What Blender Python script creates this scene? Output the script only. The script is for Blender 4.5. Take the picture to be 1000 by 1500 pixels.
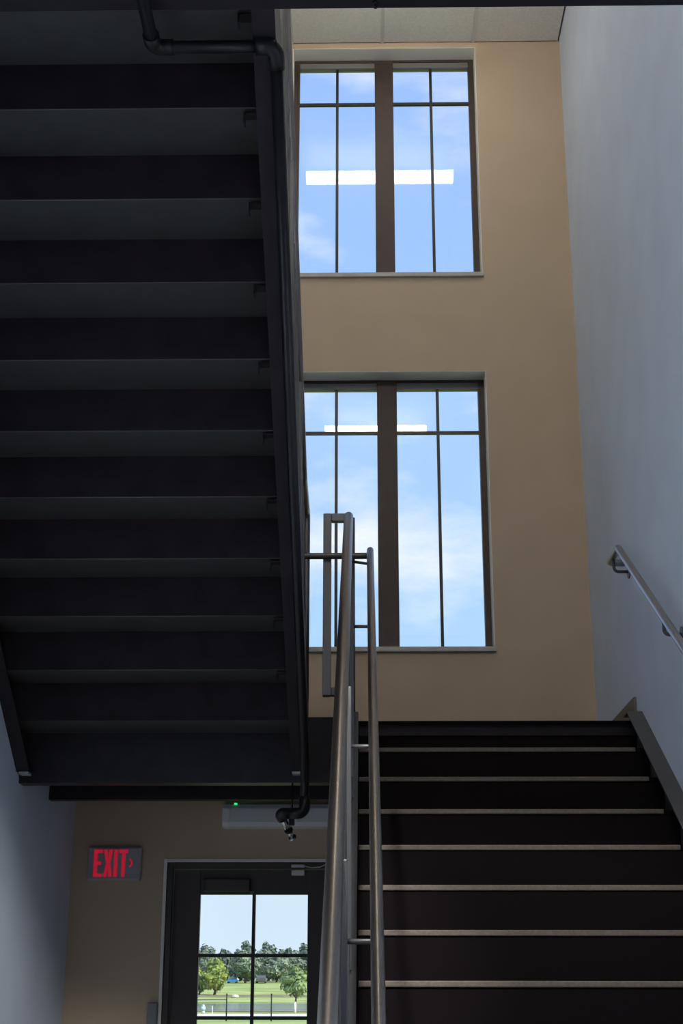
import bpy, bmesh, math, random
from mathutils import Vector, Matrix

# ------------------------------------------------------------------ reset
for o in list(bpy.data.objects):
    bpy.data.objects.remove(o)
scene = bpy.context.scene
COL = scene.collection
random.seed(7)
E = 1.56                      # eye height above the ground floor

# ------------------------------------------------------------------ camera
F_PX, PITCH, YAW, ROLL = 2093.4, 0.3253, 0.0169, 0.0015
cam_d = bpy.data.cameras.new('camera')
cam_d.sensor_fit = 'VERTICAL'
cam_d.sensor_height = 36.0
cam_d.lens = F_PX / 1500.0 * 36.0
cam_d.clip_start = 0.05
cam_d.clip_end = 3000
cam = bpy.data.objects.new('camera', cam_d)
COL.objects.link(cam)
cp, sp, cy, sy = math.cos(PITCH), math.sin(PITCH), math.cos(YAW), math.sin(YAW)
fw = Vector((-sy * cp, cy * cp, sp))
rt = Vector((cy, sy, 0))
up = rt.cross(fw)
r2 = rt * math.cos(ROLL) + up * math.sin(ROLL)
u2 = -rt * math.sin(ROLL) + up * math.cos(ROLL)
cam.matrix_world = Matrix(((r2.x, u2.x, -fw.x, 0), (r2.y, u2.y, -fw.y, 0), (r2.z, u2.z, -fw.z, E), (0, 0, 0, 1)))
scene.camera = cam

# ------------------------------------------------------------------ sky, sun, exposure
SKY_STRENGTH = 1.06
world = bpy.data.worlds.new('sky')
scene.world = world
world.use_nodes = True
wn, wl = world.node_tree.nodes, world.node_tree.links
wn.clear()
tc = wn.new('ShaderNodeTexCoord')
sep = wn.new('ShaderNodeSeparateXYZ')
wl.new(tc.outputs['Generated'], sep.inputs[0])
ramp = wn.new('ShaderNodeValToRGB')
ce = ramp.color_ramp.elements
ce[0].position = 0.0
ce[0].color = (0.74, 0.86, 0.98, 1)
ce[1].position = 1.0
ce[1].color = (0.22, 0.44, 0.95, 1)
for p_, c_ in ((0.10, (0.66, 0.84, 1.0, 1)), (0.25, (0.46, 0.71, 1.04, 1)), (0.42, (0.40, 0.63, 1.05, 1)), (0.60, (0.36, 0.57, 1.05, 1))):
    e_ = ce.new(p_)
    e_.color = c_
wl.new(sep.outputs['Z'], ramp.inputs[0])
mp = wn.new('ShaderNodeMapping')
mp.inputs['Scale'].default_value = (1.0, 1.0, 2.4)
mp.inputs['Location'].default_value = (0.35, 0.0, 0.12)
wl.new(tc.outputs['Generated'], mp.inputs[0])
nz = wn.new('ShaderNodeTexNoise')
nz.inputs['Scale'].default_value = 5.5
nz.inputs['Detail'].default_value = 7
nz.inputs['Roughness'].default_value = 0.55
wl.new(mp.outputs[0], nz.inputs['Vector'])
cr_ = wn.new('ShaderNodeValToRGB')
cr_.color_ramp.elements[0].position = 0.50
cr_.color_ramp.elements[0].color = (0, 0, 0, 1)
cr_.color_ramp.elements[1].position = 0.72
cr_.color_ramp.elements[1].color = (1, 1, 1, 1)
wl.new(nz.outputs[0], cr_.inputs[0])
mx = wn.new('ShaderNodeMixRGB')
mx.inputs['Color2'].default_value = (1.02, 1.03, 1.05, 1)
wl.new(cr_.outputs[0], mx.inputs['Fac'])
wl.new(ramp.outputs[0], mx.inputs['Color1'])
bg = wn.new('ShaderNodeBackground')
bg.inputs['Strength'].default_value = SKY_STRENGTH
wl.new(mx.outputs[0], bg.inputs['Color'])
wo = wn.new('ShaderNodeOutputWorld')
wl.new(bg.outputs[0], wo.inputs['Surface'])

sun_d = bpy.data.lights.new('sun', 'SUN')
sun_d.energy = 6.0
sun_d.color = (1.0, 0.93, 0.80)
sun_d.angle = 0.01
sun = bpy.data.objects.new('sun', sun_d)
COL.objects.link(sun)
sun.rotation_euler = Vector((0.62, -0.45, 0.64)).to_track_quat('Z', 'Y').to_euler()

scene.view_settings.view_transform = 'Standard'
scene.view_settings.look = 'None'
scene.view_settings.gamma = 1.0
scene.view_settings.use_curve_mapping = False
scene.view_settings.exposure = 0.0
LAMP_STRENGTH = 13.5           # fixture above the landing
LAMP_STRENGTH_UP = 112.0        # fixture above the upper floor
LAMP_COLOR = (1.0, 0.90, 0.76, 1)
FILL_STRENGTH = 8.0  # unseen fill lamps added to brighten the ground level
FILL_POWER = 760.0
FILL_COLOR = (1.0, 0.98, 0.93, 1)

# ------------------------------------------------------------------ materials
def base_mat(name):
    m = bpy.data.materials.new(name)
    m.use_nodes = True
    return m, m.node_tree.nodes, m.node_tree.links, m.node_tree.nodes['Principled BSDF']

def mat(name, col, rough=0.5, metal=0.0, var=0.0, scale=20.0, bump=0.0, bscale=200.0, spec=0.5, stretch=None, dist=0.002, vcol=None):
    m, n, l, b = base_mat(name)
    b.inputs['Base Color'].default_value = (*col, 1)
    b.inputs['Roughness'].default_value = rough
    b.inputs['Metallic'].default_value = metal
    b.inputs['Specular IOR Level'].default_value = spec
    t = n.new('ShaderNodeTexCoord')
    src = t.outputs['Object']
    if stretch:
        mp_ = n.new('ShaderNodeMapping')
        mp_.inputs['Scale'].default_value = stretch
        l.new(src, mp_.inputs[0])
        src = mp_.outputs[0]
    if var > 0:
        z = n.new('ShaderNodeTexNoise')
        z.inputs['Scale'].default_value = scale
        z.inputs['Detail'].default_value = 5
        l.new(src, z.inputs['Vector'])
        r = n.new('ShaderNodeValToRGB')
        c2 = vcol or tuple(min(1, c * (1 + var)) for c in col)
        c1 = tuple(c * (1 - var) for c in col)
        r.color_ramp.elements[0].position = 0.35
        r.color_ramp.elements[0].color = (*c1, 1)
        r.color_ramp.elements[1].position = 0.68
        r.color_ramp.elements[1].color = (*c2, 1)
        l.new(z.outputs[0], r.inputs[0])
        l.new(r.outputs[0], b.inputs['Base Color'])
    if bump > 0:
        z2 = n.new('ShaderNodeTexNoise')
        z2.inputs['Scale'].default_value = bscale
        z2.inputs['Detail'].default_value = 3
        l.new(src, z2.inputs['Vector'])
        bp = n.new('ShaderNodeBump')
        bp.inputs['Strength'].default_value = bump
        bp.inputs['Distance'].default_value = dist
        l.new(z2.outputs[0], bp.inputs['Height'])
        l.new(bp.outputs[0], b.inputs['Normal'])
    return m

def emit_mat(name, col, strength):
    m, n, l, b = base_mat(name)
    b.inputs['Base Color'].default_value = col
    b.inputs['Emission Color'].default_value = col
    b.inputs['Emission Strength'].default_value = strength
    return m

def glass_mat(name, tint=(1, 1, 1)):
    m = bpy.data.materials.new(name)
    m.use_nodes = True
    n, l = m.node_tree.nodes, m.node_tree.links
    n.clear()
    tr = n.new('ShaderNodeBsdfTransparent')
    tr.inputs[0].default_value = (*tint, 1)
    gl = n.new('ShaderNodeBsdfGlossy')
    gl.inputs['Roughness'].default_value = 0.0
    fr = n.new('ShaderNodeFresnel')
    fr.inputs['IOR'].default_value = 1.45
    mix = n.new('ShaderNodeMixShader')
    l.new(fr.outputs[0], mix.inputs[0])
    l.new(tr.outputs[0], mix.inputs[1])
    l.new(gl.outputs[0], mix.inputs[2])
    out = n.new('ShaderNodeOutputMaterial')
    l.new(mix.outputs[0], out.inputs['Surface'])
    return m

M = {}
M['wall'] = mat('cream_wall_paint', (0.56, 0.445, 0.325), 0.75, var=0.03, scale=3, bump=0.15, bscale=260, spec=0.25)
M['wall_side'] = mat('sky_tinted_wall_paint', (0.69, 0.78, 0.93), 0.7, var=0.03, scale=3, bump=0.15, bscale=260, spec=0.3)  # blue of the window daylight is put into this wall colour
M['reveal'] = mat('white_reveal_paint', (0.90, 0.89, 0.84), 0.6)
M['ceil'] = mat('ceiling_tile', (0.90, 0.89, 0.84), 0.9, var=0.05, scale=60, bump=0.3, bscale=400)
M['tbar'] = mat('ceiling_bar_white', (0.72, 0.72, 0.70), 0.5)
M['floor'] = mat('grey_floor_tile', (0.34, 0.33, 0.32), 0.5, var=0.1, scale=8)
M['black'] = mat('black_painted_steel', (0.024, 0.0215, 0.028), 0.45, var=0.15, scale=14, bump=0.1, bscale=90, spec=0.2)
M['blackpan'] = mat('black_painted_pan', (0.022, 0.0165, 0.021), 0.6, var=0.2, scale=9, bump=0.12, bscale=60, spec=0.15)
M['pan_under'] = mat('dark_grey_pan_steel', (0.048, 0.050, 0.051), 0.45, var=0.12, scale=9)
M['lit_tip'] = mat('lit_stringer_tip', (0.42, 0.43, 0.44), 0.45)  # pale tone for the light caught by the stringer tips
M['lip'] = mat('highlit_pan_edge', (0.10, 0.10, 0.105), 0.4)  # paler than the pan, colour stands for the edge highlight
M['carpet'] = mat('black_rubber_tread', (0.0105, 0.0080, 0.0090), 0.95, var=0.3, scale=300, bump=0.4, bscale=500, spec=0.03)
M['stringer'] = mat('dark_grey_steel', (0.055, 0.055, 0.058), 0.45, var=0.12, scale=11)
M['nosing'] = mat('tan_nosing_strip', (0.14, 0.114, 0.094), 0.7, var=0.15, scale=90)
M['steel'] = mat('brushed_stainless_steel', (0.27, 0.243, 0.225), 0.30, metal=1.0, var=0.06, scale=60, stretch=(1, 0.1, 1))
M['steelcool'] = mat('cool_stainless_steel', (0.36, 0.37, 0.39), 0.30, metal=1.0)
M['steelflat'] = mat('satin_grey_steel', (0.11, 0.11, 0.115), 0.45, metal=0.5)
M['loop'] = mat('satin_grey_tube', (0.22, 0.225, 0.245), 0.5, metal=0.3)
M['pipe'] = mat('black_pipe_iron', (0.012, 0.012, 0.014), 0.32, var=0.2, scale=30, spec=0.35)
M['chrome'] = mat('chrome', (0.75, 0.76, 0.78), 0.15, metal=1.0)
M['frame'] = mat('bronze_window_frame', (0.055, 0.034, 0.028), 0.55, var=0.08, scale=20)
M['doorframe'] = mat('dark_bronze_door', (0.045, 0.036, 0.036), 0.48, var=0.08, scale=20)
M['muntin'] = mat('dark_muntin', (0.022, 0.028, 0.030), 0.45)
M['sash'] = mat('grey_sash_trim', (0.20, 0.20, 0.20), 0.5)
M['sill'] = mat('grey_solid_sill', (0.50, 0.49, 0.47), 0.35, var=0.05, scale=30)
M['glass'] = glass_mat('window_glass', (0.97, 0.985, 0.99))
M['base'] = mat('grey_brown_base', (0.16, 0.14, 0.125), 0.55)
M['white'] = mat('white_plastic', (0.62, 0.62, 0.64), 0.45)
M['signgrey'] = mat('sign_grey_plastic', (0.46, 0.46, 0.52), 0.5)
M['signface'] = mat('sign_face_plastic', (0.40, 0.40, 0.44), 0.5)
M['red'] = emit_mat('lit_red_letters', (0.70, 0.012, 0.045, 1), 0.42)
M['green'] = emit_mat('green_indicator', (0.05, 0.8, 0.25, 1), 0.9)
M['fixture'] = mat('fixture_housing', (0.80, 0.82, 0.84), 0.45)
M['lens'] = mat('unlit_lens', (0.70, 0.73, 0.76), 0.4)
M['lamp'] = emit_mat('lit_diffuser', LAMP_COLOR, LAMP_STRENGTH)
M['lamp_up'] = emit_mat('lit_diffuser_bright', LAMP_COLOR, LAMP_STRENGTH_UP)
M['fill'] = emit_mat('fill_lens_glow', FILL_COLOR, FILL_STRENGTH)
M['boxgrey'] = mat('grey_box', (0.20, 0.22, 0.24), 0.5)
M['grass'] = mat('lawn_grass', (0.27, 0.38, 0.09), 0.9, var=0.2, scale=0.12, vcol=(0.42, 0.46, 0.16))
M['bank'] = mat('brown_bank_earth', (0.28, 0.22, 0.12), 0.95, var=0.3, scale=0.5)
M['path'] = mat('pale_concrete_path', (0.72, 0.70, 0.64), 0.8, var=0.05, scale=1)
M['water'] = mat('pond_water', (0.10, 0.13, 0.12), 0.12, bump=0.35, bscale=0.9, dist=0.05)
M['trunk'] = mat('tree_bark', (0.11, 0.08, 0.06), 0.9, var=0.2, scale=3)
M['leafy'] = mat('yellow_green_leaves', (0.20, 0.30, 0.05), 0.7, var=0.35, scale=0.7, vcol=(0.38, 0.46, 0.10))
M['leafm'] = mat('mid_green_leaves', (0.12, 0.20, 0.07), 0.7, var=0.35, scale=0.8, vcol=(0.26, 0.36, 0.13))
M['leafg'] = mat('grey_green_leaves', (0.14, 0.19, 0.13), 0.75, var=0.3, scale=0.4, vcol=(0.24, 0.30, 0.20))
M['leafd'] = mat('dark_blue_green_leaves', (0.10, 0.15, 0.115), 0.75, var=0.3, scale=0.4, vcol=(0.18, 0.23, 0.17))
M['wrap'] = mat('white_trunk_wrap', (0.80, 0.80, 0.78), 0.7)
M['rock'] = mat('pale_rock', (0.62, 0.58, 0.52), 0.85, var=0.2, scale=2)
M['carblue'] = mat('blue_car_paint', (0.03, 0.20, 0.48), 0.3)
M['cargrey'] = mat('dark_car_paint', (0.10, 0.09, 0.10), 0.35)
M['carglass'] = mat('car_glass', (0.13, 0.16, 0.18), 0.1)
M['tyre'] = mat('tyre', (0.02, 0.02, 0.02), 0.8)
M['paleblue'] = mat('pale_blue_paint', (0.45, 0.65, 0.80), 0.5)
M['roof'] = mat('roof_membrane', (0.3, 0.3, 0.3), 0.9)

# ------------------------------------------------------------------ mesh helpers
def box(bm, x0, x1, y0, y1, z0, z1):
    vs = [bm.verts.new(p) for p in ((x0, y0, z0), (x1, y0, z0), (x1, y1, z0), (x0, y1, z0),
                                     (x0, y0, z1), (x1, y0, z1), (x1, y1, z1), (x0, y1, z1))]
    for f in ((0, 3, 2, 1), (4, 5, 6, 7), (0, 1, 5, 4), (1, 2, 6, 5), (2, 3, 7, 6), (3, 0, 4, 7)):
        bm.faces.new([vs[i] for i in f])

def prism(bm, pts, a0, a1, axis='x'):
    """extrude a polygon along an axis; pts are the two other coordinates in xyz order"""
    def mk(p, a):
        return {'x': (a, p[0], p[1]), 'y': (p[0], a, p[1]), 'z': (p[0], p[1], a)}[axis]
    A = [bm.verts.new(mk(p, a0)) for p in pts]
    B = [bm.verts.new(mk(p, a1)) for p in pts]
    bm.faces.new(A)
    bm.faces.new(B[::-1])
    for i in range(len(pts)):
        j = (i + 1) % len(pts)
        bm.faces.new((A[j], A[i], B[i], B[j]))

def fillet(pts, r, seg=6):
    pts = [Vector(p) for p in pts]
    out = [pts[0]]
    for i in range(1, len(pts) - 1):
        a, b, c = pts[i - 1], pts[i], pts[i + 1]
        d1, d2 = (a - b).normalized(), (c - b).normalized()
        ang = d1.angle(d2)
        if ang > math.pi - 0.02 or r <= 0:
            out.append(b)
            continue
        t = min(r / math.tan(ang / 2), (a - b).length * 0.48, (c - b).length * 0.48)
        rr = t * math.tan(ang / 2)
        cen = b + (d1 + d2).normalized() * (rr / math.sin(ang / 2))
        p1, p2 = b + d1 * t, b + d2 * t
        v1, v2 = p1 - cen, p2 - cen
        tot = v1.angle(v2)
        for k in range(seg + 1):
            s_ = k / seg
            v = (v1 * math.sin((1 - s_) * tot) + v2 * math.sin(s_ * tot)) / math.sin(tot)
            out.append(cen + v)
    out.append(pts[-1])
    return out

def tube(bm, pts, r, seg=16, fr=0.0, caps=True, radii=None):
    P = fillet(pts, fr) if fr > 0 else [Vector(p) for p in pts]
    n = len(P)
    tang = []
    for i in range(n):
        t = Vector((0, 0, 0))
        if i > 0:
            t += (P[i] - P[i - 1]).normalized()
        if i < n - 1:
            t += (P[i + 1] - P[i]).normalized()
        tang.append(t.normalized())
    ref = Vector((0, 0, 1)) if abs(tang[0].z) < 0.9 else Vector((1, 0, 0))
    u = tang[0].cross(ref).normalized()
    rings = []
    for i in range(n):
        u = (u - tang[i] * u.dot(tang[i])).normalized()
        v = tang[i].cross(u)
        rad = radii[i] if radii else r
        k = 1.0
        if 0 < i < n - 1:
            c = (P[i] - P[i - 1]).normalized().dot(tang[i])
            k = 1.0 / max(c, 0.6) if fr <= 0 else 1.0
        rings.append([bm.verts.new(P[i] + (u * math.cos(a) + v * math.sin(a)) * rad * k)
                      for a in [2 * math.pi * q / seg for q in range(seg)]])
    for i in range(n - 1):
        for q in range(seg):
            f = bm.faces.new((rings[i][q], rings[i][(q + 1) % seg], rings[i + 1][(q + 1) % seg], rings[i + 1][q]))
            f.smooth = True
    if caps:
        bm.faces.new(rings[0][::-1])
        bm.faces.new(rings[-1])

def obj(name, bm, m, parent=None, bevel=0.0, smooth=False):
    bmesh.ops.recalc_face_normals(bm, faces=bm.faces)
    me = bpy.data.meshes.new(name)
    bm.to_mesh(me)
    bm.free()
    me.materials.append(M[m] if isinstance(m, str) else m)
    if smooth:
        for p in me.polygons:
            p.use_smooth = True
    o = bpy.data.objects.new(name, me)
    COL.objects.link(o)
    if parent:
        o.parent = parent
    if bevel > 0:
        md = o.modifiers.new('bevel', 'BEVEL')
        md.width = bevel
        md.segments = 2
        md.limit_method = 'ANGLE'
        md.angle_limit = 0.6
    return o

def boxo(name, x0, x1, y0, y1, z0, z1, m, parent=None, bevel=0.0):
    bm = bmesh.new()
    box(bm, x0, x1, y0, y1, z0, z1)
    return obj(name, bm, m, parent, bevel)

def tubeo(name, pts, r, m, parent=None, fr=0.0, seg=16):
    bm = bmesh.new()
    tube(bm, pts, r, seg, fr)
    return obj(name, bm, m, parent)

def tag(o, label, cat, group=None, kind=None):
    o['label'] = label
    o['category'] = cat
    if group:
        o['group'] = group
    if kind:
        o['kind'] = kind
    return o

def thing(name, label, cat, loc=(0, 0, 0), group=None, kind=None):
    o = bpy.data.objects.new(name, None)
    COL.objects.link(o)
    o.empty_display_size = 0.1
    tag(o, label, cat, group, kind)
    return o

def wall_open(name, axis_y, thick, x0, x1, z0, z1, openings, m):
    """wall across x with rectangular openings (xa, xb, za, zb)"""
    bm = bmesh.new()
    xs = sorted({x0, x1, *[o[0] for o in openings], *[o[1] for o in openings]})
    zs = sorted({z0, z1, *[o[2] for o in openings], *[o[3] for o in openings]})
    def hole(xm, zm):
        return any(o[0] < xm < o[1] and o[2] < zm < o[3] for o in openings)
    for i in range(len(xs) - 1):
        for k in range(len(zs) - 1):
            if hole((xs[i] + xs[i + 1]) / 2, (zs[k] + zs[k + 1]) / 2):
                continue
            for y in (axis_y, axis_y + thick):
                bm.faces.new([bm.verts.new(p) for p in ((xs[i], y, zs[k]), (xs[i + 1], y, zs[k]), (xs[i + 1], y, zs[k + 1]), (xs[i], y, zs[k + 1]))])
    def ring(a, b, c, d):
        for p, q in (((a, c), (b, c)), ((b, c), (b, d)), ((b, d), (a, d)), ((a, d), (a, c))):
            bm.faces.new([bm.verts.new(v) for v in ((p[0], axis_y, p[1]), (q[0], axis_y, q[1]), (q[0], axis_y + thick, q[1]), (p[0], axis_y + thick, p[1]))])
    ring(x0, x1, z0, z1)
    for o in openings:
        ring(*o)
    bmesh.ops.remove_doubles(bm, verts=bm.verts, dist=1e-5)
    return obj(name, bm, m)

# ================================================================== THE ROOM SHELL
XL, XR, YF, YN = -1.6785, 1.357, 8.35, -2.6
ZC = E + 6.2388
SL = 0.1778 / 0.2794
W_X0, W_X1 = -0.481, 0.777
WINS = [(E + 1.9623, E + 3.7631), (E + 4.458, E + 6.2055)]
D_X0, D_X1, D_Z1 = -1.132, -0.150, E + 0.7115

floor = tag(boxo('floor', XL - 0.2, XR + 0.2, YN - 0.2, YF + 0.25, -0.15, 0, 'floor'), 'grey ground floor at the foot of the stairs', 'floor', kind='structure')
wf = tag(wall_open('wall_far', YF, 0.25, XL - 0.2, XR + 0.2, 0, ZC + 0.3,
                   [(W_X0, W_X1, *WINS[0]), (W_X0, W_X1, *WINS[1]), (D_X0, D_X1, 0.0, D_Z1)], 'wall'),
         'tall cream wall with two stacked windows and the glazed exit door', 'wall', kind='structure')
tag(boxo('wall_right', XR, XR + 0.2, YN, YF, 0, ZC + 0.3, 'wall_side'), 'pale wall carrying the short wall handrail beside the lower stair flight', 'wall', kind='structure')
tag(boxo('wall_left', XL - 0.2, XL, YN, YF, 0, ZC + 0.3, 'wall_side'), 'pale wall beside the upper stair flight and exit sign corner', 'wall', kind='structure')
tag(boxo('wall_near', XL - 0.2, XR + 0.2, YN - 0.2, YN, 0, ZC + 0.3, 'wall_side'), 'plain pale wall closing the stairwell opposite the windows', 'wall', kind='structure')
tag(boxo('floor_upper', XL, XR, YN, 3.70, E + 3.08, E + 3.2404, 'floor'), 'upper storey floor slab at the head of the stairs', 'floor', kind='structure')

# suspended ceiling: slab, bars and single tiles
ceil = tag(boxo('ceiling', XL - 0.2, XR + 0.2, YN - 0.2, YF + 0.25, ZC + 0.30, ZC + 0.45, 'roof'), 'suspended white tile ceiling above the top window', 'ceiling', kind='structure')
xs = [XL] + [0.137 + 0.626 * k for k in range(-2, 2)] + [XR]
ys = [YN] + [YF - 0.02 - 1.22 * k for k in range(8, 0, -1)] + [YF]
ys = sorted(y for y in ys if y >= YN)
for i in range(len(xs) - 1):
    for j in range(len(ys) - 1):
        boxo('ceiling_tile', xs[i] + 0.011, xs[i + 1] - 0.011, ys[j] + 0.011, ys[j + 1] - 0.011, ZC + 0.006, ZC + 0.022, 'ceil', ceil)
for x in xs[1:-1]:
    boxo('ceiling_bar', x - 0.012, x + 0.012, YN, YF, ZC + 0.0015, ZC + 0.0055, 'tbar', ceil)
for y in ys[1:-1]:
    boxo('ceiling_cross_bar', XL, XR, y - 0.012, y + 0.012, ZC + 0.002, ZC + 0.0055, 'tbar', ceil)

# baseboards on the landing
LZ = E + 1.2846
tag(boxo('baseboard_right', XR - 0.013, XR, 7.10, YF, LZ, LZ + 0.128, 'base'), 'grey brown baseboard on the landing along the pale handrail wall', 'baseboard', kind='structure')
tag(boxo('baseboard_far', XL, XR - 0.013, YF - 0.013, YF, LZ, LZ + 0.128, 'base'), 'grey brown baseboard on the landing below the lower window', 'baseboard', kind='structure')

# ---------------------------------------------------------------- windows
def window(name, z0, z1, muntin_z, label):
    w = thing(name, label, 'window', kind='structure')
    yf = YF + 0.135                   # front of the aluminium frame
    x0, x1 = W_X0, W_X1
    xm0, xm1 = 0.084, 0.211           # mullion
    fw_ = 0.042
    boxo('frame_head', x0, x1, yf, yf + 0.07, z1 - 0.020, z1, 'frame', w, 0.002)
    boxo('frame_foot', x0, x1, yf, yf + 0.07, z0, z0 + 0.03, 'frame', w, 0.002)
    boxo('frame_jamb', x0, x0 + fw_, yf, yf + 0.07, z0 + 0.03, z1 - 0.020, 'frame', w, 0.002)
    boxo('frame_jamb', x1 - fw_, x1, yf, yf + 0.07, z0 + 0.03, z1 - 0.020, 'frame', w, 0.002)
    boxo('mullion', xm0, xm1, yf - 0.012, yf + 0.07, z0 + 0.03, z1 - 0.020, 'frame', w, 0.003)
    yg = yf + 0.035
    for a, b in ((x0 + fw_, xm0), (xm1, x1 - fw_)):
        boxo('sash_rail', a, b, yf + 0.008, yf + 0.06, z1 - 0.062, z1 - 0.020, 'sash', w, 0.002)
        c = (a + b) / 2
        for pa, pb in ((a, c - 0.0095), (c + 0.0095, b)):
            boxo('pane', pa, pb, yg - 0.003, yg + 0.003, muntin_z + 0.0095, z1 - 0.062, 'glass', w)
            boxo('pane', pa, pb, yg - 0.003, yg + 0.003, z0 + 0.03, muntin_z - 0.0095, 'glass', w)
        boxo('muntin', c - 0.0095, c + 0.0095, yg - 0.012, yg + 0.012, z0 + 0.03, z1 - 0.062, 'muntin', w)
        boxo('muntin_bar', a, c - 0.0095, yg - 0.011, yg + 0.011, muntin_z - 0.0095, muntin_z + 0.0095, 'muntin', w)
        boxo('muntin_bar', c + 0.0095, b, yg - 0.011, yg + 0.011, muntin_z - 0.0095, muntin_z + 0.0095, 'muntin', w)
    # reveal lining and sill board
    boxo('reveal_head', x0, x1, YF + 0.002, yf, z1 - 0.004, z1, 'reveal', w)
    boxo('reveal_jamb', x0, x0 + 0.004, YF + 0.002, yf, z0, z1 - 0.004, 'reveal', w)
    boxo('reveal_jamb', x1 - 0.004, x1, YF + 0.002, yf, z0, z1 - 0.004, 'reveal', w)
    boxo('window_sill', x0 - 0.004, x1 + 0.006, YF - 0.022, yf, z0 - 0.030, z0, 'sill', w, 0.003)
    return w

window('window_1', *WINS[0], E + 3.405, 'lower bronze framed double window above the stair landing')
window('window_2', *WINS[1], E + 5.863, 'upper bronze framed double window right under the ceiling')

# ---------------------------------------------------------------- exit door
dr = thing('door_1', 'dark bronze glazed exit door with dark muntins under the landing', 'door', kind='structure')
cz = D_Z1
yd = YF + 0.03
boxo('casing', D_X0 - 0.018, D_X0, YF - 0.006, yd, 0, cz + 0.018, 'reveal', dr, 0.002)
boxo('casing', D_X1, D_X1 + 0.018, YF - 0.006, yd, 0, cz + 0.018, 'reveal', dr, 0.002)
boxo('casing_head', D_X0, D_X1, YF - 0.006, yd, cz, cz + 0.018, 'reveal', dr, 0.002)
JX = 0.034
boxo('door_frame_jamb', D_X0, D_X0 + JX, yd - 0.02, yd + 0.12, 0, cz, 'doorframe', dr, 0.003)
boxo('door_frame_jamb', D_X1 - JX, D_X1, yd - 0.02, yd + 0.12, 0, cz, 'doorframe', dr, 0.003)
boxo('door_frame_head', D_X0 + JX, D_X1 - JX, yd - 0.02, yd + 0.12, cz - JX, cz, 'doorframe', dr, 0.003)
lx0, lx1, lz1 = D_X0 + JX + 0.003, D_X1 - JX - 0.003, cz - JX - 0.003
gx0, gx1, gz1 = -0.944, -0.331, E + 0.537
rowh = 0.332
gz0 = gz1 - rowh * 5
yl = yd + 0.03
boxo('door_stile', lx0, gx0, yl, yl + 0.045, 0.01, lz1, 'doorframe', dr, 0.003)
boxo('door_stile', gx1, lx1, yl, yl + 0.045, 0.01, lz1, 'doorframe', dr, 0.003)
boxo('door_top_rail', gx0, gx1, yl, yl + 0.045, gz1, lz1, 'doorframe', dr, 0.002)
boxo('door_bottom_rail', gx0, gx1, yl, yl + 0.045, 0.01, gz0, 'doorframe', dr, 0.002)
yg = yl + 0.022
xc = (gx0 + gx1) / 2
hb = 0.0095
for k in range(5):
    za, zb = gz1 - rowh * (k + 1), gz1 - rowh * k
    za2 = za + (hb if k < 4 else 0)
    zb2 = zb - (hb if k > 0 else 0)
    boxo('pane', gx0, xc - hb, yg - 0.003, yg + 0.003, za2, zb2, 'glass', dr)
    boxo('pane', xc + hb, gx1, yg - 0.003, yg + 0.003, za2, zb2, 'glass', dr)
    if k < 4:
        boxo('muntin_bar', gx0, xc - hb, yg - 0.012, yg + 0.012, za - hb, za + hb, 'muntin', dr)
        boxo('muntin_bar', xc + hb, gx1, yg - 0.012, yg + 0.012, za - hb, za + hb, 'muntin', dr)
boxo('muntin', xc - hb, xc + hb, yg - 0.013, yg + 0.013, gz0, gz1, 'muntin', dr)
# push bar on the inside of the leaf
bm = bmesh.new()
box(bm, lx0 + 0.06, lx1 - 0.10, yl - 0.06, yl - 0.025, 0.98, 1.04)
box(bm, lx0 + 0.06, lx0 + 0.14, yl - 0.025, yl, 0.97, 1.05)
box(bm, lx1 - 0.18, lx1 - 0.10, yl - 0.025, yl, 0.97, 1.05)
obj('push_bar', bm, 'steelflat', dr, 0.004)
boxo('door_closer', -0.925, -0.66, yl - 0.045, yl, gz1 + 0.015, gz1 + 0.085, 'doorframe', dr, 0.006)
boxo('closer_tip', -0.659, -0.635, yl - 0.03, yl, gz1 + 0.004, gz1 + 0.018, 'steelflat', dr, 0.002)

# ================================================================== SECOND FLOOR EDGE BEAM
bmv = thing('edge_beam', 'black steel channel along the edge of the upper floor', 'beam')
boxo('web', XL, XR, 3.752, 3.762, E + 2.957, E + 3.2404, 'black', bmv)
boxo('bottom_flange', XL, XR, 3.69, 3.762, E + 2.945, E + 2.957, 'black', bmv)
bm = bmesh.new()
tube(bm, [(0.041, 3.735, E + 2.946), (0.041, 3.735, E + 2.936)], 0.011, 6)
tube(bm, [(0.041, 3.735, E + 2.936), (0.041, 3.735, E + 2.925)], 0.006, 10)
obj('bolt', bm, 'black', bmv)

# ================================================================== LANDING
ld = thing('stair_landing', 'black steel mid landing slab between the two stair flights', 'landing')
boxo('deck', XL, XR, 7.075, YF - 0.002, LZ - 0.07, LZ - 0.012, 'blackpan', ld)
boxo('floor_covering', XL, XR, 7.055, YF - 0.014, LZ - 0.012, LZ, 'carpet', ld)
def channel_x(name, x0, x1, y0, y1, z0, z1, m, parent, t=0.01, open_back=True):
    bm = bmesh.new()
    prism(bm, [(y0, z0), (y1, z0), (y1, z0 + t), (y0 + t, z0 + t), (y0 + t, z1 - t), (y1, z1 - t), (y1, z1), (y0, z1)], x0, x1, 'x')
    return obj(name, bm, m, parent)
channel_x('front_channel', XL, -0.112, 6.95, 7.05, E + 0.966, LZ, 'black', ld)
channel_x('rear_channel', XL, 1.28, 7.64, 7.71, E + 0.975, LZ - 0.07, 'black', ld)
boxo('front_fascia', -0.033, 1.281, 7.09, 7.10, E + 0.966, LZ - 0.07, 'blackpan', ld)

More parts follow.
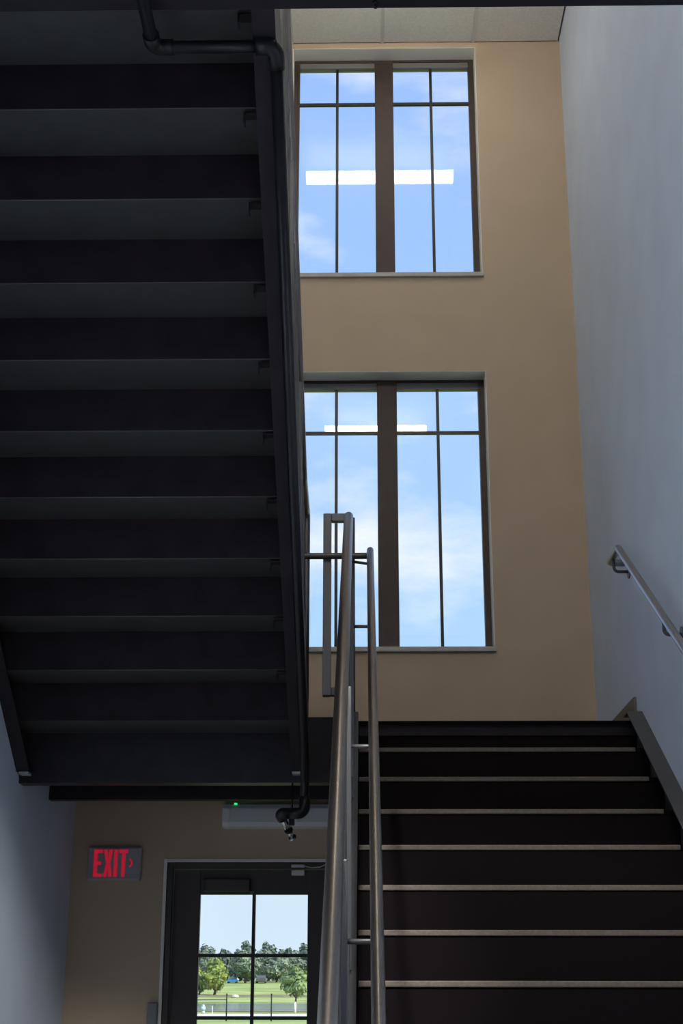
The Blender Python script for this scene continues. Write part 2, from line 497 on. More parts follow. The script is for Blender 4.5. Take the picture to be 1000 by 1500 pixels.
# ================================================================== STAIR FLIGHTS
R_, T_ = 0.1778, 0.2794
YR0, ZR0 = 7.0786, LZ
def stringer_right(x_web, x_tip, parent):
    h0 = 0.10
    top = lambda y: ZR0 + h0 + SL * (y - YR0)
    bot = lambda y: top(y) - 0.36
    yb = 2.70
    ye = 7.085
    yk = YR0 - 0.110                      # the top turns level here
    zk = top(yk)
    yfl = YR0 + (0.36 - h0 - ZR0) / SL    # bottom line meets the floor
    t = 0.010
    bm = bmesh.new()
    xa, xb = (x_web, x_web + t) if x_tip > x_web else (x_web - t, x_web)
    prism(bm, [(yb, 0), (yfl, 0), (ye, bot(ye)), (ye, zk), (yk, zk), (yb, top(yb))], xa, xb, 'x')
    lo, hi = (xb, x_tip) if x_tip > x_web else (x_tip, xa)
    prism(bm, [(yb, top(yb) - t), (yk, zk - t), (ye, zk - t), (ye, zk), (yk, zk), (yb, top(yb))], lo, hi, 'x')
    prism(bm, [(yfl, 0), (ye, bot(ye)), (ye, bot(ye) + t), (yfl - 0.02, 0.0)], lo, hi, 'x')
    return obj('stringer', bm, 'stringer', parent)

fr_ = thing('stair_flight', 'dark lower stair flight with pale nosing strips rising to the landing', 'stairs')
stringer_right(XR - 0.001, 1.281, fr_)
stringer_right(-0.110, -0.033, fr_)
riser_me = tread_me = nose_me = None
for i in range(0, 16):
    y, z = YR0 - T_ * i, ZR0 - R_ * i
    if riser_me is None:
        o = boxo('riser', -0.098, 1.344, 0.0, 0.006, -R_ - 0.001, -0.019, 'carpet', fr_)
        riser_me = o.data
    else:
        o = bpy.data.objects.new('riser', riser_me)
        COL.objects.link(o)
        o.parent = fr_
    o.location = (0, y + 0.004, z)
    if i == 0:
        continue
    if tread_me is None:
        o = boxo('tread', -0.098, 1.344, 0.0, T_ + 0.003, -0.018, 0, 'carpet', fr_)
        tread_me = o.data
        n_ = boxo('nosing', -0.030, 1.279, -0.004, 0.045, -0.018, 0.003, 'nosing', o, 0.004)
        nose_me = n_.data
    else:
        o = bpy.data.objects.new('tread', tread_me)
        COL.objects.link(o)
        o.parent = fr_
        n_ = bpy.data.objects.new('nosing', nose_me)
        COL.objects.link(n_)
        n_.parent = o
        md = n_.modifiers.new('bevel', 'BEVEL')
        md.width = 0.004
        md.segments = 2
    o.location = (0, y, z)

# upper flight, climbing back towards the viewer
fl = thing('stair_flight', 'black upper stair flight seen from below with ribbed pan soffit', 'stairs')
YL0, ZL0 = 6.605, E + 1.2074
UX0, UX1 = XL + 0.001, -0.280            # outer faces
IX0, IX1 = -1.615, -0.355                # flange tips
def stringer_left(x_web, x_tip, parent):
    bot = lambda y: ZL0 - 0.018 - SL * (y - YL0)
    top = lambda y: bot(y) + 0.36
    t = 0.010
    ya, ye = 3.77, 6.949
    yk = 6.885
    bm = bmesh.new()
    xa, xb = (x_web, x_web + t) if x_tip > x_web else (x_web - t, x_web)
    prism(bm, [(ya, bot(ya)), (yk, bot(yk)), (ye, bot(yk)), (ye, top(ye)), (ya, top(ya))], xa, xb, 'x')
    lo, hi = (xb, x_tip) if x_tip > x_web else (x_tip, xa)
    prism(bm, [(ya, bot(ya)), (yk, bot(yk)), (ye, bot(yk)), (ye, bot(yk) + t), (yk, bot(yk) + t), (ya, bot(ya) + t)], lo, hi, 'x')
    prism(bm, [(ya, top(ya) - t), (ye, top(ye) - t), (ye, top(ye)), (ya, top(ya))], lo, hi, 'x')
    return obj('stringer', bm, 'black', parent)
stringer_left(UX0, IX0, fl)
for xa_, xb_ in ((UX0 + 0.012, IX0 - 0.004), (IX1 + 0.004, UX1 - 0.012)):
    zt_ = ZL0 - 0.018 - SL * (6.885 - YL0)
    boxo('lit_tip_plate', xa_, xb_, 6.878, 6.948, zt_ - 0.012, zt_, 'lit_tip', fl, 0.002)  # added pale plate standing for light on the level-cut stringer end
stringer_left(UX1, IX1, fl)
tme = rme = nme = cme = lme = None
for k in range(0, 12):
    y, z = YL0 - T_ * k, ZL0 + R_ * k      # soffit edge k: near end of tread k, foot of riser k
    if k < 11:
        if rme is None:
            o = boxo('riser', UX0 + 0.010, UX1 - 0.010, 0, 0.006, 0.0, R_ - 0.001, 'blackpan', fl)
            rme = o.data
        else:
            o = bpy.data.objects.new('riser', rme)
            COL.objects.link(o)
            o.parent = fl
        o.location = (0, y, z)
    if k == 0:
        o = boxo('tread', UX0 + 0.010, UX1 - 0.010, y + 0.006, 6.949, z, z + 0.0772, 'pan_under', fl)
        o = None
    elif k < 11:
        if tme is None:
            bm = bmesh.new()
            box(bm, UX0 + 0.010, UX1 - 0.010, 0.0065, T_ + 0.022, 0.0015, 0.0772)
            # highlight along the near edge comes from the pale bead below
            o = obj('tread', bm, 'pan_under', fl)
            tme = o.data
            n_ = boxo('nosing', UX0 + 0.07, UX1 - 0.08, T_ - 0.02, T_ + 0.026, 0.060, 0.080, 'nosing', o)
            nme = n_.data
        else:
            o = bpy.data.objects.new('tread', tme)
            COL.objects.link(o)
            o.parent = fl
            n_ = bpy.data.objects.new('nosing', nme)
            COL.objects.link(n_)
            n_.parent = o
        o.location = (0, y, z)
        if lme is None:
            bm = bmesh.new()
            tube(bm, [(IX0 - 0.05, 0.001, 0.0), (IX1 + 0.05, 0.001, 0.0)], 0.0022, 8)
            l_ = obj('pan_lip_highlight', bm, 'lip', o)  # bright edge line painted as a paler bead
            lme = l_.data
        else:
            l_ = bpy.data.objects.new('pan_lip_highlight', lme)
            COL.objects.link(l_)
            l_.parent = o
        # carrier clip at the stringer end of the pan
        if cme is None:
            bm = bmesh.new()
            prism(bm, [(-0.400, 0.0), (-0.400, -0.034), (-0.394, -0.034), (-0.394, -0.006), (-0.290, -0.006), (-0.290, 0.0)], 0.010, 0.050, 'y')
            c_ = obj('carrier_clip', bm, 'black', fl)
            cme = c_.data
        else:
            c_ = bpy.data.objects.new('carrier_clip', cme)
            COL.objects.link(c_)
            c_.parent = fl
        c_.location = (0, y, z + 0.0015 - 0.010)

# ================================================================== GUARD RAILS AND HANDRAILS
GX = -0.083
gl_ = lambda y, h: ZR0 + h + SL * (y - YR0)
g = thing('guard_rail', 'brushed steel guard rail climbing the inner side of the lower flight', 'railing')
tubeo('top_rail', [(GX, 2.72, 0.10 + gl_(2.72, 0)), (GX, 2.72, gl_(2.72, 1.075)), (GX, 7.105, gl_(7.105, 1.075)), (GX, 7.16, gl_(7.105, 1.075) - 0.010)], 0.0242, 'steel', g, fr=0.05, seg=24)
tubeo('bottom_rail', [(GX + 0.016, 2.76, gl_(2.76, 0.19)), (GX + 0.016, 7.11, gl_(7.11, 0.19))], 0.013, 'steelflat', g)
zt, zb_ = E + 2.382, E + 1.452
bm = bmesh.new()
q_ = 0.0215
lp_x, lp_y = -0.195, 7.165
box(bm, lp_x - q_, lp_x + q_, lp_y - q_, lp_y + q_, zb_ - q_, zt + q_)
box(bm, lp_x + q_, GX + 0.004, lp_y - q_, lp_y + q_, zt - q_, zt + q_)
box(bm, lp_x + q_, GX + 0.004, lp_y - q_, lp_y + q_, zb_ - q_, zb_ + q_)
obj('return_loop', bm, 'loop', g, 0.004)
tubeo('end_post', [(GX + 0.012, 7.165, LZ), (GX + 0.012, 7.165, zt)], 0.021, 'steelflat', g, seg=18)
posts_y = (3.93, 5.02, 6.14)
for y in posts_y:
    boxo('post', GX - 0.006, GX + 0.034, y - 0.02, y + 0.02, gl_(y, 0.10), gl_(y, 1.06), 'steelflat', g, 0.003)
y = 2.95
while y < 7.10:
    if all(abs(y - p) > 0.045 for p in posts_y):
        tubeo('baluster', [(GX + 0.012, y, gl_(y, 0.19)), (GX + 0.012, y, gl_(y, 1.06))], 0.0065, 'steelflat', g, seg=8)
    y += 0.1065

UXG = -0.308
ul_ = lambda y, h: ZL0 + 0.255 + h - SL * (y - YL0)
g2 = thing('guard_rail', 'brushed steel guard rail on the open edge of the upper flight', 'railing')
tubeo('top_rail', [(UXG, 3.82, ul_(3.82, 1.06)), (UXG, 6.72, ul_(6.72, 1.06)), (UXG, 7.15, E + 2.40), (UXG, 7.15, LZ)], 0.0225, 'steel', g2, fr=0.05, seg=18)
tubeo('bottom_rail', [(UXG, 3.82, ul_(3.82, 0.19)), (UXG, 6.95, ul_(6.95, 0.19))], 0.013, 'steelflat', g2)
y, k = 3.92, 0
while y < 6.95:
    if k % 9 == 4:
        boxo('post', UXG - 0.018, UXG + 0.018, y - 0.02, y + 0.02, ul_(y, 0.08), ul_(y, 1.05), 'steelflat', g2, 0.003)
    else:
        tubeo('baluster', [(UXG, y, ul_(y, 0.19)), (UXG, y, ul_(y, 1.05))], 0.0065, 'steelflat', g2, seg=8)
    y += 0.105
    k += 1

HX, HR = 0.029, 0.0178
hr = thing('stair_handrail', 'slim steel handrail fixed to the guard and crossing between both flights', 'handrail')
h2 = 0.905
LHX = -0.43
tubeo('rail', [(HX, 2.60, gl_(2.75, h2)), (HX, 2.75, gl_(2.75, h2)), (HX, 7.05, gl_(7.05, h2)), (HX, 7.13, gl_(7.05, h2))], HR, 'steel', hr, fr=0.06, seg=20)
tubeo('cross_rail', [(HX, 7.13, gl_(7.05, h2) + 0.002), (HX, 7.13, E + 2.163), (LHX, 7.13, E + 2.163), (LHX, 6.98, E + 2.163), (LHX, 3.85, E + 2.163 + (6.98 - 3.85) * SL)], HR - 0.001, 'steelflat', hr, fr=0.03, seg=18)
for yb in (7.10, 6.14, 5.02, 3.93):
    zz = gl_(yb, h2 - 0.055) if yb < 7.05 else gl_(7.05, h2 - 0.06)
    tubeo('bracket', [(GX + 0.020, yb, zz + (0.012 if yb > 7 else 0)), (HX - 0.01, yb, zz), (HX, yb, zz + 0.042)], 0.0075, 'steelflat', hr, fr=0.012, seg=10)

# wall handrail on the right
WX = 1.28
wh = thing('wall_handrail', 'short steel handrail with bent return mounted on the pale wall', 'handrail')
wz = lambda y: E + 2.136 + SL * (y - 6.92)
tubeo('rail', [(XR, 2.55, wz(2.75)), (WX, 2.55, wz(2.75)), (WX, 2.75, wz(2.75)), (WX, 6.92, wz(6.92)), (WX, 7.196, wz(6.92) + 0.004), (XR, 7.196, wz(6.92) + 0.004)], 0.0185, 'steelcool', wh, fr=0.03, seg=20)
for yb in (7.07, 5.98, 4.90, 3.80):
    zr = wz(min(yb, 6.92))
    br = tubeo('bracket', [(XR - 0.004, yb, zr - 0.080), (WX, yb, zr - 0.080), (WX, yb, zr - 0.014)], 0.0080, 'steelflat', wh, fr=0.022, seg=10)
    tubeo('rosette', [(XR, yb, zr - 0.080), (XR - 0.006, yb, zr - 0.080)], 0.036, 'steelflat', br, seg=20)

# ================================================================== SPRINKLER PIPE
sp_ = thing('sprinkler_pipe', 'black sprinkler pipe running under the upper flight to a chrome head', 'pipe')
PR = 0.0212
pz = lambda y: ZL0 - 0.046 - SL * (y - YL0)
tubeo('sloping_pipe', [(-0.280, 3.890, pz(3.890)), (-0.287, 6.72, pz(6.72)), (-0.290, 6.885, pz(6.72) - 0.12), (-0.290, 6.885, E + 0.835)], PR, 'pipe', sp_, fr=0.05, seg=18)
tubeo('cross_pipe', [(-0.275, 3.885, E + 2.897), (-0.675, 3.885, E + 2.897), (-0.675, 1.2, E + 2.897)], PR, 'pipe', sp_, fr=0.045, seg=18)
def elbow(name, pts, r):
    o = tubeo(name, pts, r, 'pipe', sp_, fr=0.035, seg=18)
    return o
elbow('elbow', [(-0.345, 3.885, E + 2.897), (-0.280, 3.885, E + 2.897), (-0.280, 3.945, pz(3.945))], 0.028)
elbow('elbow', [(-0.61, 3.885, E + 2.897), (-0.675, 3.885, E + 2.897), (-0.675, 3.82, E + 2.897)], 0.027)
elbow('elbow', [(-0.290, 6.885, E + 0.89), (-0.290, 6.885, E + 0.812), (-0.36, 6.885, E + 0.812)], 0.027)
elbow('elbow', [(-0.34, 6.885, E + 0.812), (-0.408, 6.885, E + 0.812), (-0.395, 6.91, E + 0.790)], 0.0265)
hd = tubeo('sprinkler_head', [(-0.397, 6.905, E + 0.795), (-0.368, 6.975, E + 0.742)], 0.0165, 'chrome', sp_, seg=18)
d_ = Vector((0.029, 0.07, -0.053)).normalized()
p0 = Vector((-0.397, 6.905, E + 0.795))
tubeo('ring', [p0 + d_ * 0.085, p0 + d_ * 0.095], 0.021, 'pipe', hd, seg=18)
tubeo('nozzle', [p0 + d_ * 0.092, p0 + d_ * 0.140], 0.0125, 'chrome', hd, seg=16)
tubeo('deflector', [p0 + d_ * 0.140, p0 + d_ * 0.146], 0.020, 'chrome', hd, seg=18)
tubeo('hanger_rod', [(-0.352, 6.93, E + 0.80), (-0.352, 6.955, E + 0.966)], 0.004, 'pipe', sp_, seg=8)
boxo('hanger_clip', -0.366, -0.338, 6.905, 6.935, E + 0.760, E + 0.83, 'pipe', sp_, 0.003)

# ================================================================== LAMPS
def linear_lamp(y, label, lamp_mat):
    """slim suspended fixture that glows all round"""
    t = thing('linear_ceiling_light', label, 'ceiling light')
    zc = ZC - 0.16
    boxo('spine', 0.13 - 0.60, 0.13 + 0.60, y - 0.02, y + 0.02, zc + 0.042, zc + 0.06, 'white', t, 0.003)
    bm = bmesh.new()
    prism(bm, [(y - 0.055, zc + 0.02), (y - 0.055, zc - 0.02), (y - 0.03, zc - 0.042), (y + 0.03, zc - 0.042), (y + 0.055, zc - 0.02), (y + 0.055, zc + 0.02), (y + 0.03, zc + 0.042), (y - 0.03, zc + 0.042)], 0.13 - 0.575, 0.13 + 0.575, 'x')
    obj('diffuser', bm, lamp_mat, t)
    for s in (-1, 1):
        x = 0.13 + s * 0.5765
        boxo('end_cap', min(x, x + s * 0.02), max(x, x + s * 0.02), y - 0.057, y + 0.057, zc - 0.045, zc + 0.045, 'white', t, 0.003)
        tubeo('hanger_rod', [(0.13 + s * 0.4, y, zc + 0.06), (0.13 + s * 0.4, y, ZC + 0.006)], 0.004, 'white', t, seg=8)
linear_lamp(7.24, 'lit linear ceiling light above the stair landing', 'lamp')
linear_lamp(1.93, 'lit linear ceiling light above the upper floor', 'lamp_up')

def fill_light(x, y, label, power, cone, blend, aim=None):
    """added fill lamp set in the underside of the upper slab"""
    t = thing('added_fill_light', label, 'fill_light')
    zc = E + 3.08
    bm = bmesh.new()
    n = 24
    prof_ = [(0.062, 0.0), (0.085, 0.0), (0.085, -0.006), (0.062, -0.006)]
    rings = [[bm.verts.new((x + r_ * math.cos(2 * math.pi * q / n), y + r_ * math.sin(2 * math.pi * q / n), zc + z_)) for q in range(n)] for r_, z_ in prof_]
    for a in range(4):
        for q in range(n):
            bm.faces.new((rings[a][q], rings[a][(q + 1) % n], rings[(a + 1) % 4][(q + 1) % n], rings[(a + 1) % 4][q]))
    obj('trim_ring', bm, 'white', t)
    tubeo('lens', [(x, y, zc - 0.001), (x, y, zc - 0.004)], 0.0618, 'fill', t, seg=24)
    ld_ = bpy.data.lights.new('beam', 'SPOT')
    ld_.energy = power
    ld_.color = FILL_COLOR[:3]
    ld_.spot_size = math.radians(cone)
    ld_.spot_blend = blend
    ld_.shadow_soft_size = 0.06
    lo_ = bpy.data.objects.new('beam', ld_)
    COL.objects.link(lo_)
    lo_.location = (x, y, zc - 0.02)
    lo_.parent = t
    if aim:
        lo_.rotation_euler = (Vector(aim) - lo_.location).to_track_quat('-Z', 'Y').to_euler()
fill_light(0.30, 2.5, 'added fill light under the upper floor aimed at the exit corner', FILL_POWER, 42, 0.5, (-1.35, 6.1, 0.6))  # both lamps are out of view, added to lift the lower stairwell
fill_light(-0.35, 2.6, 'added wide fill light under the upper floor beside the upper flight', FILL_POWER * 0.60, 124, 0.25)

wlm = thing('wall_light', 'long unlit grey linear light on the wall above the exit door', 'wall light')
bm = bmesh.new()
za, zb = E + 0.898, E + 1.034
prism(bm, [(YF, za), (YF - 0.065, za + 0.006), (YF - 0.078, za + 0.030), (YF - 0.078, zb - 0.030), (YF - 0.065, zb - 0.006), (YF, zb)], -0.775, 0.385, 'x')
obj('lens', bm, 'lens', wlm)
for a, b in ((-0.818, -0.775), (0.385, 0.428)):
    bm = bmesh.new()
    prism(bm, [(YF, za - 0.002), (YF - 0.068, za + 0.004), (YF - 0.081, za + 0.029), (YF - 0.081, zb - 0.029), (YF - 0.068, zb - 0.004), (YF, zb + 0.002)], a, b, 'x')
    obj('end_cap', bm, 'fixture', wlm, 0.004)
boxo('indicator_light', -0.752, -0.735, YF - 0.071, YF - 0.055, zb - 0.007, zb + 0.003, 'green', wlm)

# ================================================================== EXIT SIGN
ex = thing('exit_sign', 'EXIT sign with glowing red letters on the wall beside the door', 'sign')
sx0, sx1, sz0, sz1 = -1.580, -1.279, E + 0.607, E + 0.792
boxo('housing', sx0, sx1, YF - 0.040, YF, sz0, sz1, 'signgrey', ex, 0.008)
boxo('face_plate', sx0 + 0.018, sx1 - 0.010, YF - 0.043, YF - 0.040, sz0 + 0.010, sz1 - 0.008, 'signface', ex, 0.001)
def letter(ch, x, w, z0, h, st):
    bm = bmesh.new()
    ya, yb = YF - 0.0455, YF - 0.043
    P = lambda pts: prism(bm, [(x + a * w, z0 + b * h) for a, b in pts], ya, yb, 'y')
    s = st / w
    v = st / h * 0.9
    if ch == 'E':
        P([(0, 0), (1, 0), (1, v), (s, v), (s, 0.5 - v / 2), (0.85, 0.5 - v / 2), (0.85, 0.5 + v / 2), (s, 0.5 + v / 2), (s, 1 - v), (1, 1 - v), (1, 1), (0, 1)])
    elif ch == 'X':
        P([(0, 0), (s, 0), (0.5, 0.36), (1 - s, 0), (1, 0), (0.5 + s * 0.55, 0.5), (1, 1), (1 - s, 1), (0.5, 0.64), (s, 1), (0, 1), (0.5 - s * 0.55, 0.5)])
    elif ch == 'I':
        P([(0, 0), (1, 0), (1, 1), (0, 1)])
    elif ch == 'T':
        P([(0.5 - s / 2, 0), (0.5 + s / 2, 0), (0.5 + s / 2, 1 - v), (1, 1 - v), (1, 1), (0, 1), (0, 1 - v), (0.5 - s / 2, 1 - v)])
    elif ch == '>':
        P([(0, 0.0), (0.42, 0), (1, 0.5), (0.42, 1), (0, 1), (0.58, 0.5)])
    return obj('letter', bm, 'red', ex)
lz, lh = sz0 + 0.020, sz1 - sz0 - 0.034
letter('E', sx0 + 0.035, 0.050, lz, lh, 0.021)
letter('X', sx0 + 0.091, 0.052, lz, lh, 0.021)
letter('I', sx0 + 0.150, 0.020, lz, lh, 0.020)
letter('T', sx0 + 0.178, 0.052, lz, lh, 0.020)
letter('>', sx0 + 0.236, 0.024, lz + lh * 0.36, lh * 0.30, 0.01).name = 'chevron_arrow'

# ================================================================== DOOR SENSOR AND WALL BOX
ds = thing('door_sensor', 'small white two piece contact sensor with wire at the door head', 'sensor')
boxo('switch', -0.423, -0.349, yd - 0.042, yd - 0.020, E + 0.6825, E + 0.6975, 'white', ds, 0.002)
boxo('magnet', -0.423, -0.349, yd - 0.020, yd + 0.030, E + 0.640, E + 0.668, 'white', ds, 0.002)
tubeo('wire', [(-0.349, yd - 0.03, E + 0.690), (-0.31, yd - 0.024, E + 0.681), (-0.26, yd - 0.024, E + 0.685), (-0.215, yd - 0.024, E + 0.705)], 0.0028, 'white', ds, fr=0.03, seg=8)
bx = thing('wall_box', 'grey surface mounted box on the wall at the door jamb', 'box')
boxo('body', -1.206, -1.151, YF - 0.04, YF, E - 0.17, E - 0.046, 'boxgrey', bx, 0.004)
boxo('cover', -1.202, -1.155, YF - 0.044, YF - 0.04, E - 0.166, E - 0.05, 'boxgrey', bx, 0.002)

# ================================================================== OUTDOORS
prof = [(8.6, -0.05), (40, 0.30), (63, 0.46), (88, 0.46), (104, 0.42), (109, 0.24), (150, -0.2), (205, -0.2), (210, 0.30), (216, 0.42), (240, 1.22), (250, 1.62), (300, 3.1), (330, 4.1), (420, 5.2), (900, 6.0)]
def ground_z(y):
    for (a, za_), (b, zb_2) in zip(prof, prof[1:]):
        if a <= y <= b:
            return za_ + (zb_2 - za_) * (y - a) / (b - a)
    return prof[-1][1]
def strip(name, y0, y1, x0, x1, m, dz, step=3.0, thick=0.0):
    bm = bmesh.new()
    yy = sorted({y0, y1, *[p for p, _ in prof if y0 < p < y1]})
    rows = []
    for y_ in yy:
        rows.append([bm.verts.new((x_, y_, ground_z(y_) + dz)) for x_ in (x0, (x0 + x1) / 2, x1)])
    for a, b in zip(rows, rows[1:]):
        for q in range(2):
            bm.faces.new((a[q], a[q + 1], b[q + 1], b[q]))
    return obj(name, bm, m)
tag(strip('lawn', 8.6, 900, -400, 400, 'grass', 0), 'sunny green lawn rising beyond the pond', 'lawn', kind='structure')
tag(strip('garden_path', 67.5, 85.5, -120, 120, 'path', 0.03), 'pale concrete path between the fence and the pond', 'path', kind='structure')
tag(strip('earth_bank', 236, 244, -120, 120, 'bank', 0.05), 'thin brown earth edge on the far pond bank', 'bank', kind='structure')
tag(strip('mud_bank', 99, 109, -120, 120, 'bank', 0.04), 'brown near shore of the pond', 'bank', kind='structure')
bm = bmesh.new()
bm.faces.new([bm.verts.new(p) for p in ((-150, 106, 0.30), (150, 106, 0.30), (150, 212, 0.30), (-150, 212, 0.30))])
tag(obj('pond_water', bm, 'water'), 'calm dark pond in front of the lawn', 'pond', kind='structure')

def leaves(bm, cen, rad, n, size, rng, squash=1.0):
    for _ in range(n):
        v = Vector((rng.gauss(0, 1), rng.gauss(0, 1), rng.gauss(0, 1))).normalized()
        rr = 0.62 + 0.42 * rng.random() ** 0.6
        p = Vector(cen) + Vector((v.x * rad[0], v.y * rad[1], v.z * rad[2])) * rr
        nrm = (v + Vector((rng.uniform(-.7, .7), rng.uniform(-.7, .7), rng.uniform(-.4, .9)))).normalized()
        u = nrm.orthogonal().normalized()
        w = nrm.cross(u)
        a = rng.uniform(0, 6.28)
        u, w = u * math.cos(a) + w * math.sin(a), w * math.cos(a) - u * math.sin(a)
        s = size * rng.uniform(0.6, 1.3)
        q = [p + u * s, p + w * s * 0.6 + nrm * s * 0.15, p - u * s, p - w * s * 0.6 - nrm * s * 0.1]
        bm.faces.new([bm.verts.new(c) for c in q])

def core(bm, cen, rad, rng):
    ret = bmesh.ops.create_icosphere(bm, subdivisions=2, radius=1)
    for v in ret['verts']:
        k_ = 0.74 * rng.uniform(0.85, 1.1)
        v.co = Vector((v.co.x * rad[0] * k_, v.co.y * rad[1] * k_, v.co.z * rad[2] * k_)) + Vector(cen)

def tree(label, x, y, h, w, trunk_h, leaf, seed, n=900, ls=0.35, blobs=9, group=None, cone=False, wrap=False):
    rng = random.Random(seed)
    z0 = ground_z(y) - 0.05
    t = thing('tree', label, 'tree', group=group)
    bm = bmesh.new()
    tw = max(0.035, h * (0.02 if wrap else 0.035))
    top = z0 + h * 0.75
    tube(bm, [(x, y, z0), (x + 0.02 * h, y, z0 + trunk_h), (x, y, top)], tw, 8, radii=[tw * 1.25, tw * 0.9, tw * 0.3])
    for b in range(4):
        a = b * 1.6 + rng.random()
        r_ = w * 0.3
        tube(bm, [(x, y, z0 + trunk_h * 0.95), (x + r_ * math.cos(a), y + r_ * math.sin(a), z0 + trunk_h + (h - trunk_h) * 0.4)], tw * 0.4, 6)
    obj('trunk', bm, 'trunk', t)
    bm = bmesh.new()
    ch = h - trunk_h
    for b in range(blobs):
        f = (b + 0.5) / blobs
        zz = z0 + trunk_h + ch * (0.12 + 0.74 * f)
        prof_r = (1.05 - f) if cone else math.sin(math.pi * (0.18 + 0.72 * f))
        rr = w * 0.5 * prof_r
        a = b * 2.4 + rng.random()
        off = rr * 0.45
        rad = (max(rr * 0.70, w * 0.12), max(rr * 0.70, w * 0.12), ch * 0.21)
        cen = (x + off * math.cos(a), y + off * math.sin(a), zz)
        core(bm, cen, rad, rng)
        leaves(bm, cen, rad, n // blobs, ls, rng)
    obj('crown', bm, leaf, t)
    if wrap:
        tubeo('trunk_wrap', [(x, y, z0 + 0.02), (x + 0.006 * h, y, z0 + trunk_h * 0.72)], tw * 1.32, 'wrap', t, seg=10)
    return t

G1 = 'trees in the row beyond the lawn'
tree('tall yellow green tree on the lawn beside the pond', -24.5, 243, 5.8, 4.4, 0.75, 'leafy', 1, 1700, 0.28, 11)
tree('small yellow green tree next to the tall one on the lawn', -27.3, 246, 4.2, 2.6, 0.5, 'leafy', 2, 900, 0.26, 8)
tree('young green tree with white wrapped trunk beside the path', -4.15, 88, 2.75, 1.75, 1.0, 'leafm', 3, 620, 0.12, 8, wrap=True)
tree('grey green oak with bare trunk behind the blue car', -25.6, 318, 6.6, 6.0, 1.2, 'leafg', 4, 1300, 0.36, 10)
tree('wide grey green oak spreading over the lawn edge', -19.4, 325, 6.0, 8.2, 0.7, 'leafg', 5, 1700, 0.36, 12)
tree('narrow grey green oak behind the dark jeep', -23.6, 337, 6.4, 4.2, 0.8, 'leafg', 6, 1000, 0.36, 9)
far = [(-36.6, 8.0, 6.6), (-33.2, 7.1, 6.2), (-30.3, 7.0, 6.0), (-27.2, 8.9, 6.6), (-23.0, 8.6, 6.6), (-19.9, 7.0, 6.2),
       (-17.2, 7.3, 6.2), (-14.0, 8.4, 7.4), (-41.0, 7.8, 7.2), (-46.5, 8.6, 7.4), (-53.0, 7.6, 7.4), (-9.0, 8.2, 7.4), (-3.4, 7.7, 7.2), (2.8, 8.4, 7.4), (9.2, 7.9, 7.4)]
for q, (x_, h_, w_) in enumerate(far):
    tree('dark blue green tree in the row beyond the lawn', x_, 344 + (q % 3) * 8, h_ + (q % 3) * 0.1, w_, 0.5, 'leafd', 20 + q, 1000, 0.42, 10, group=G1)

# low hedge that closes the row at its foot
def car(label, x, y, w, h, paint, taper):
    z0 = ground_z(y)
    t = thing('parked_car', label, 'car')
    L = w * 2.1
    bm = bmesh.new()
    prism(bm, [(-w / 2, 0.22 * h), (w / 2, 0.22 * h), (w / 2, 0.52 * h), (w * 0.44, 0.60 * h), (-w * 0.44, 0.60 * h), (-w / 2, 0.52 * h)], 0, L, 'y')
    obj('body', bm, paint, t, 0.05).location = (x, y, z0)
    bm = bmesh.new()
    prism(bm, [(-w * 0.44, 0.60 * h), (w * 0.44, 0.60 * h), (w * taper, 0.97 * h), (-w * taper, 0.97 * h)], L * 0.22, L * 0.80, 'y')
    obj('cabin', bm, 'carglass', t, 0.05).location = (x, y, z0)
    boxo('roof', x - w * (taper + 0.005), x + w * (taper + 0.005), y + L * 0.21, y + L * 0.81, z0 + 0.97 * h, z0 + h, paint, t, 0.02)
    for sx in (-1, 1):
        for fy in (0.18, 0.82):
            xa = x + sx * w * 0.47
            tubeo('wheel', [(xa - sx * w * 0.10, y + L * fy, z0 + 0.2 * h), (xa, y + L * fy, z0 + 0.2 * h)], 0.2 * h, 'tyre', t, seg=14)
    return t
car('bright blue car parked at the lawn edge', -28.3, 316, 1.95, 1.35, 'carblue', 0.34)
car('dark jeep parked beyond the lawn', -22.2, 316, 2.1, 1.75, 'cargrey', 0.41)

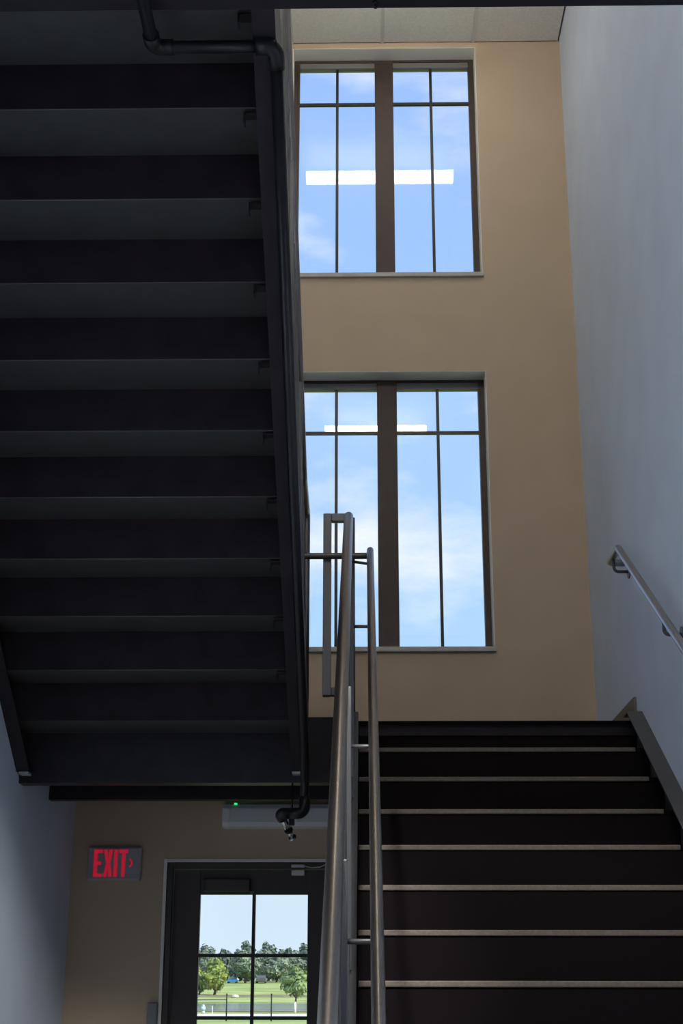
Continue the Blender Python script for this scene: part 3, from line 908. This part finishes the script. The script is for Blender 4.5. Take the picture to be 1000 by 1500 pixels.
def rock(x, y, s, label):
    rng = random.Random(5)
    bm = bmesh.new()
    bmesh.ops.create_icosphere(bm, subdivisions=2, radius=1)
    for v in bm.verts:
        k_ = rng.uniform(0.82, 1.12)
        v.co = Vector((v.co.x * 0.62 * k_, v.co.y * 0.5 * k_, v.co.z * 0.30 * k_)) * s
    o = obj('boulder', bm, 'rock')
    o.location = (x, y, ground_z(y) + 0.20 * s)
    return tag(o, label, 'rock')
rock(-20.3, 233, 1.0, 'pale boulder on the far pond bank')

fn = thing('fence', 'black thin post fence between lawn and path', 'fence')
for q, x_ in enumerate([-13.6, -11.7, -9.75, -7.84, -5.92, -4.02, -2.10, -0.2, 1.7]):
    z0 = ground_z(64)
    p_ = tubeo('post', [(x_, 64, z0 - 0.1), (x_, 64, z0 + 1.08)], 0.028, 'black', fn, seg=8)
    tubeo('cap', [(x_, 64, z0 + 1.08), (x_, 64, z0 + 1.11)], 0.034, 'black', p_, seg=8)
for hz_ in (0.15, 0.45, 0.75, 1.02):
    tubeo('wire', [(-13.6, 64, ground_z(64) + hz_), (1.7, 64, ground_z(64) + hz_)], 0.004, 'black', fn, seg=6)
tubeo('top_rail', [(-13.6, 64, ground_z(64) + 0.86), (-5.92, 64, ground_z(64) + 0.86)], 0.016, 'black', fn, seg=8)

hy = thing('utility_post', 'pale blue and white utility post beside the pond', 'post')
z0 = ground_z(88)
tubeo('base', [(-9.5, 88, z0), (-9.5, 88, z0 + 0.18)], 0.10, 'white', hy, seg=12)
tubeo('barrel', [(-9.5, 88, z0 + 0.18), (-9.5, 88, z0 + 0.40)], 0.13, 'paleblue', hy, seg=12)
tubeo('cap', [(-9.5, 88, z0 + 0.40), (-9.5, 88, z0 + 0.50)], 0.08, 'white', hy, seg=12)
mk = thing('marker_stake', 'thin white marker stake standing near the pond', 'stake')
boxo('stake', -8.99, -8.93, 87.97, 88.03, z0, z0 + 0.45, 'white', mk)
boxo('cap', -9.0, -8.92, 87.96, 88.04, z0 + 0.45, z0 + 0.50, 'carblue', mk)
